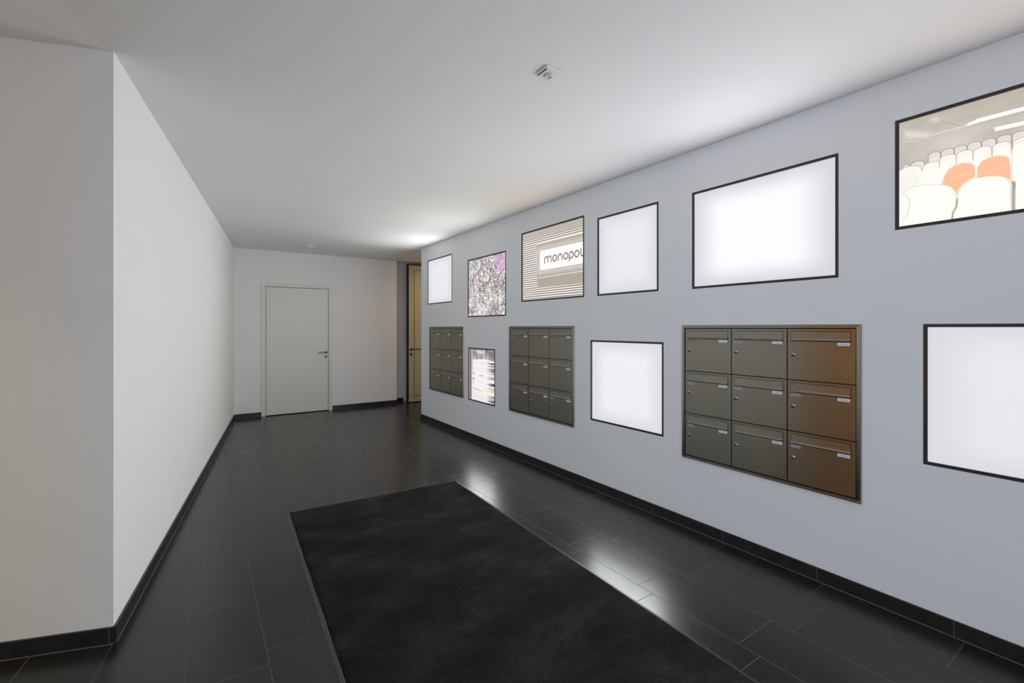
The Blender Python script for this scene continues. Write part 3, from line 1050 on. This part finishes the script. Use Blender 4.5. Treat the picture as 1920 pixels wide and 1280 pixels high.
def plate_shape(bm):
    b2(bm, DW - 0.0845, DW - 0.026, 0.0755, 0.0930, -0.0085, -0.0041, 0, 0.0008)
    b2(bm, DW - 0.0745, DW - 0.037, 0.0832, 0.0856, -0.0089, -0.0084, 1)


def sticker_shape(bm):
    b2(bm, 0.0185, 0.072, 0.0765, 0.0930, -0.0050, -0.0041)
    b2(bm, 0.024, 0.066, 0.0800, 0.0822, -0.0054, -0.0049, 1)
    b2(bm, 0.030, 0.066, 0.0870, 0.0888, -0.0054, -0.0049, 1)


def second_plate(bm):
    b2(bm, DW - 0.0845, DW - 0.030, 0.0960, 0.1090, -0.0075, -0.0041, 0, 0.0008)


M_DOOR = part('mailbox_door', door_shape, [MAT_STEEL, MAT_GAP])
M_FLAP = part('slot_flap', flap_shape, MAT_STEEL)
M_LOCK = part('lock', lock_shape, [MAT_CHROME, MAT_GAP])
M_PLATE = part('name_plate', plate_shape, [MAT_PLATE, MAT_INK])
M_STK = part('sticker', sticker_shape, [MAT_STICKER, MAT_INK])
M_STK2 = part('sticker', sticker_shape, [MAT_STICKER2, MAT_INK])
M_PL2 = part('name_plate', second_plate, MAT_STICKER2)


def frame_shape(bm):
    """Mitred trim standing 12 mm proud of the wall; local origin: upper left corner."""
    ring = [(0, 0), (MW, 0), (MW, MH), (0, MH)]
    inn = [(FRM, FRM), (MW - FRM, FRM), (MW - FRM, MH - FRM), (FRM, MH - FRM)]
    e = 0.003
    o0 = [bm.verts.new((-0.0005, -s, -t)) for s, t in ring]
    o1 = [bm.verts.new((-0.012, -(s + (e if s == 0 else -e)), -(t + (e if t == 0 else -e)))) for s, t in ring]
    i1 = [bm.verts.new((-0.012, -s, -t)) for s, t in inn]
    i0 = [bm.verts.new((0.030, -s, -t)) for s, t in inn]
    b0 = [bm.verts.new((0.030, -(s + (0.013 if s == 0 else -0.013)), -(t + (0.013 if t == 0 else -0.013)))) for s, t in ring]
    b1 = [bm.verts.new((-0.0005, -(s + (0.013 if s == 0 else -0.013)), -(t + (0.013 if t == 0 else -0.013)))) for s, t in ring]
    loops = [o0, o1, i1, i0, b0, b1]
    for A, B in zip(loops, loops[1:] + loops[:1]):
        for k in range(4):
            bm.faces.new((A[k], A[(k + 1) % 4], B[(k + 1) % 4], B[k])).material_index = k % 2


def case_shape(bm):
    b2(bm, FRM + 0.001, MW - FRM - 0.001, FRM + 0.001, MH - FRM - 0.001, 0.014, 0.34)


M_FRAME = part('frame', frame_shape, [MAT_STEEL, MAT_STEEL_V])
M_CASE = part('housing', case_shape, MAT_GAP)


def screw_shape(bm):
    R_ = Matrix.Translation((-0.012, -(MW - 0.010), -(MH - 0.012))) @ Matrix.Rotation(-math.pi / 2, 4, 'Y')
    lathe(bm, [(0, 0), (0.005, 0), (0.0045, 0.0015), (0, 0.002)], R_, 14)


M_SCREW = part('screw', screw_shape, MAT_CHROME)


def cabinet(y1, z1, label, stickers, doubles=()):
    t = thing('mailbox_cabinet', label, 'mailboxes', (W, y1, z1), group='three by three mailbox cabinets in the right wall')
    link('frame', M_FRAME, t)
    link('housing', M_CASE, t)
    for r in range(3):
        for c in range(3):
            s = FRM + 0.006 + c * (DW + 0.006)
            tt = FRM + 0.006 + r * (DH + 0.006)
            d = link('mailbox_door', M_DOOR, t, (0, -s, -tt))
            link('slot_flap', M_FLAP, d)
            link('lock', M_LOCK, d)
            link('name_plate', M_PLATE, d)['label'] = 'white name plate'
            k = stickers[r][c]
            if k:
                link('sticker', M_STK if k == 1 else M_STK2, d)
            if (r, c) in doubles:
                link('name_plate', M_PL2, d)['label'] = 'grey second name plate'
    return t


near = cabinet(MB[0][1], MB[0][3], 'largest looking nine door steel mailbox cabinet, nearest, under the wide blank light box',
               [[2, 1, 0], [1, 1, 1], [1, 0, 1]], {(1, 0)})
link('screw', M_SCREW, near)
cabinet(MB[1][1], MB[1][3], 'middle nine door steel mailbox cabinet, right of the plate stack picture',
        [[1, 2, 2], [0, 0, 2], [2, 2, 1]], {(1, 0)})
cabinet(MB[2][1], MB[2][3], 'farthest nine door steel mailbox cabinet, left of the plate stack picture',
        [[1, 2, 2], [1, 2, 1], [0, 2, 2]])

# ------------------------------------------------------------------ door mat
MU = Vector((0.99907, -0.0425))
MV = Vector((0.0425, 0.99907))
mo = Vector((0.56, 3.98))
mw, ml, mt = 1.456, 3.65, 0.009
mat_o = thing('door_mat', 'large black rectangular carpet mat with rubber edging on the dark tiles', 'mat',
              (mo.x, mo.y, 0), math.atan2(MU.y, MU.x))
nx, ny = 58, 146
bm = bmesh.new()
rb = 0.022
grid = []
for j in range(ny + 1):
    row = []
    for i in range(nx + 1):
        x = rb + (mw - 2 * rb) * i / nx
        y = -rb - (ml - 2 * rb) * j / ny
        z = mt + 0.0022 * (math.sin(y * 19 + 2.0 * math.sin(x * 3.1)) * math.exp(-x * 3.0) * math.exp(-(y + 0.55) ** 2 / 0.35)
                           + 0.35 * math.sin(x * 7 + y * 5.3) + 0.3 * math.sin(y * 13 - x * 4))
        row.append(bm.verts.new((x, y, z)))
    grid.append(row)
for j in range(ny):
    for i in range(nx):
        bm.faces.new((grid[j][i], grid[j + 1][i], grid[j + 1][i + 1], grid[j][i + 1])).smooth = True
low = {}
edge = [grid[0][i] for i in range(nx + 1)] + [grid[j][nx] for j in range(1, ny + 1)] + \
       [grid[ny][i] for i in range(nx - 1, -1, -1)] + [grid[j][0] for j in range(ny - 1, 0, -1)]
lows = [bm.verts.new((v.co.x, v.co.y, 0.001)) for v in edge]
for k in range(len(edge)):
    k2 = (k + 1) % len(edge)
    bm.faces.new((edge[k], edge[k2], lows[k2], lows[k]))
bm.faces.new(lows)
link('carpet_pile', mesh_of('carpet_pile', bm, MAT_PILE), mat_o)
# rubber rim with rounded corners, bevelled to the floor
bm = bmesh.new()
rc = 0.028


def rr_loop(inset, z, rad):
    pts = []
    for cx, cy, a0 in ((mw - inset - rad, -inset - rad, 0), (inset + rad, -inset - rad, 90),
                       (inset + rad, -ml + inset + rad, 180), (mw - inset - rad, -ml + inset + rad, 270)):
        for k in range(6):
            q = math.radians(a0 + 18 * k)
            pts.append(bm.verts.new((cx + rad * math.cos(q), cy + rad * math.sin(q), z)))
    return pts


loops = [rr_loop(0, 0.0005, rc), rr_loop(0.0, 0.002, rc), rr_loop(0.006, 0.0075, rc - 0.005), rr_loop(0.018, 0.0085, rc - 0.016),
         rr_loop(rb + 0.001, 0.0060, 0.006), rr_loop(rb + 0.001, 0.0005, 0.006)]
for A, B in zip(loops, loops[1:] + loops[:1]):
    n = len(A)
    for k in range(n):
        bm.faces.new((A[k], A[(k + 1) % n], B[(k + 1) % n], B[k]))
link('rubber_edge', mesh_of('rubber_edge', bm, MAT_EDGE), mat_o)

# ------------------------------------------------------------------ ceiling devices
ms = thing('motion_sensor', 'square white motion sensor with a round lens on the ceiling', 'sensor', (1.44, 1.80, H))
bm = bmesh.new()
box(bm, -0.048, 0.048, -0.046, 0.046, -0.012, 0, bev=0.003)
link('base_box', mesh_of('base_box', bm, MAT_PLASTIC), ms)
bm = bmesh.new()
box(bm, -0.040, 0.040, -0.038, 0.038, -0.016, -0.0122, bev=0.0015)
cover = link('cover', mesh_of('cover', bm, MAT_PLASTIC), ms)
bm = bmesh.new()
lathe(bm, [(0.026, 0.016), (0.025, 0.020), (0.019, 0.025), (0.013, 0.023), (0.011, 0.0205), (0.006, 0.022), (0, 0.0225)],
      Matrix.Rotation(math.pi, 4, 'X'))
link('lens', mesh_of('lens', bm, MAT_LENS), ms)
bm = bmesh.new()
box(bm, -0.0435, -0.0412, -0.034, 0.034, -0.0142, -0.0118)  # dark strip puts the shade of the sensor's left side into colour
link('shade_strip', mesh_of('shade_strip', bm, MAT_GAP), ms)

sd = thing('smoke_detector', 'small round white detector on the ceiling above the white door', 'detector', (1.42, 7.72, H))
bm = bmesh.new()
lathe(bm, [(0.0, 0.0), (0.080, 0.0), (0.080, 0.004), (0.076, 0.006), (0.060, 0.006)], Matrix.Rotation(math.pi, 4, 'X'))
link('base_plate', mesh_of('base_plate', bm, MAT_PLASTIC), sd)
bm = bmesh.new()
lathe(bm, [(0.060, 0.005), (0.057, 0.014), (0.048, 0.020), (0.0, 0.022)], Matrix.Rotation(math.pi, 4, 'X'))
link('detector_head', mesh_of('detector_head', bm, MAT_PLASTIC), sd)
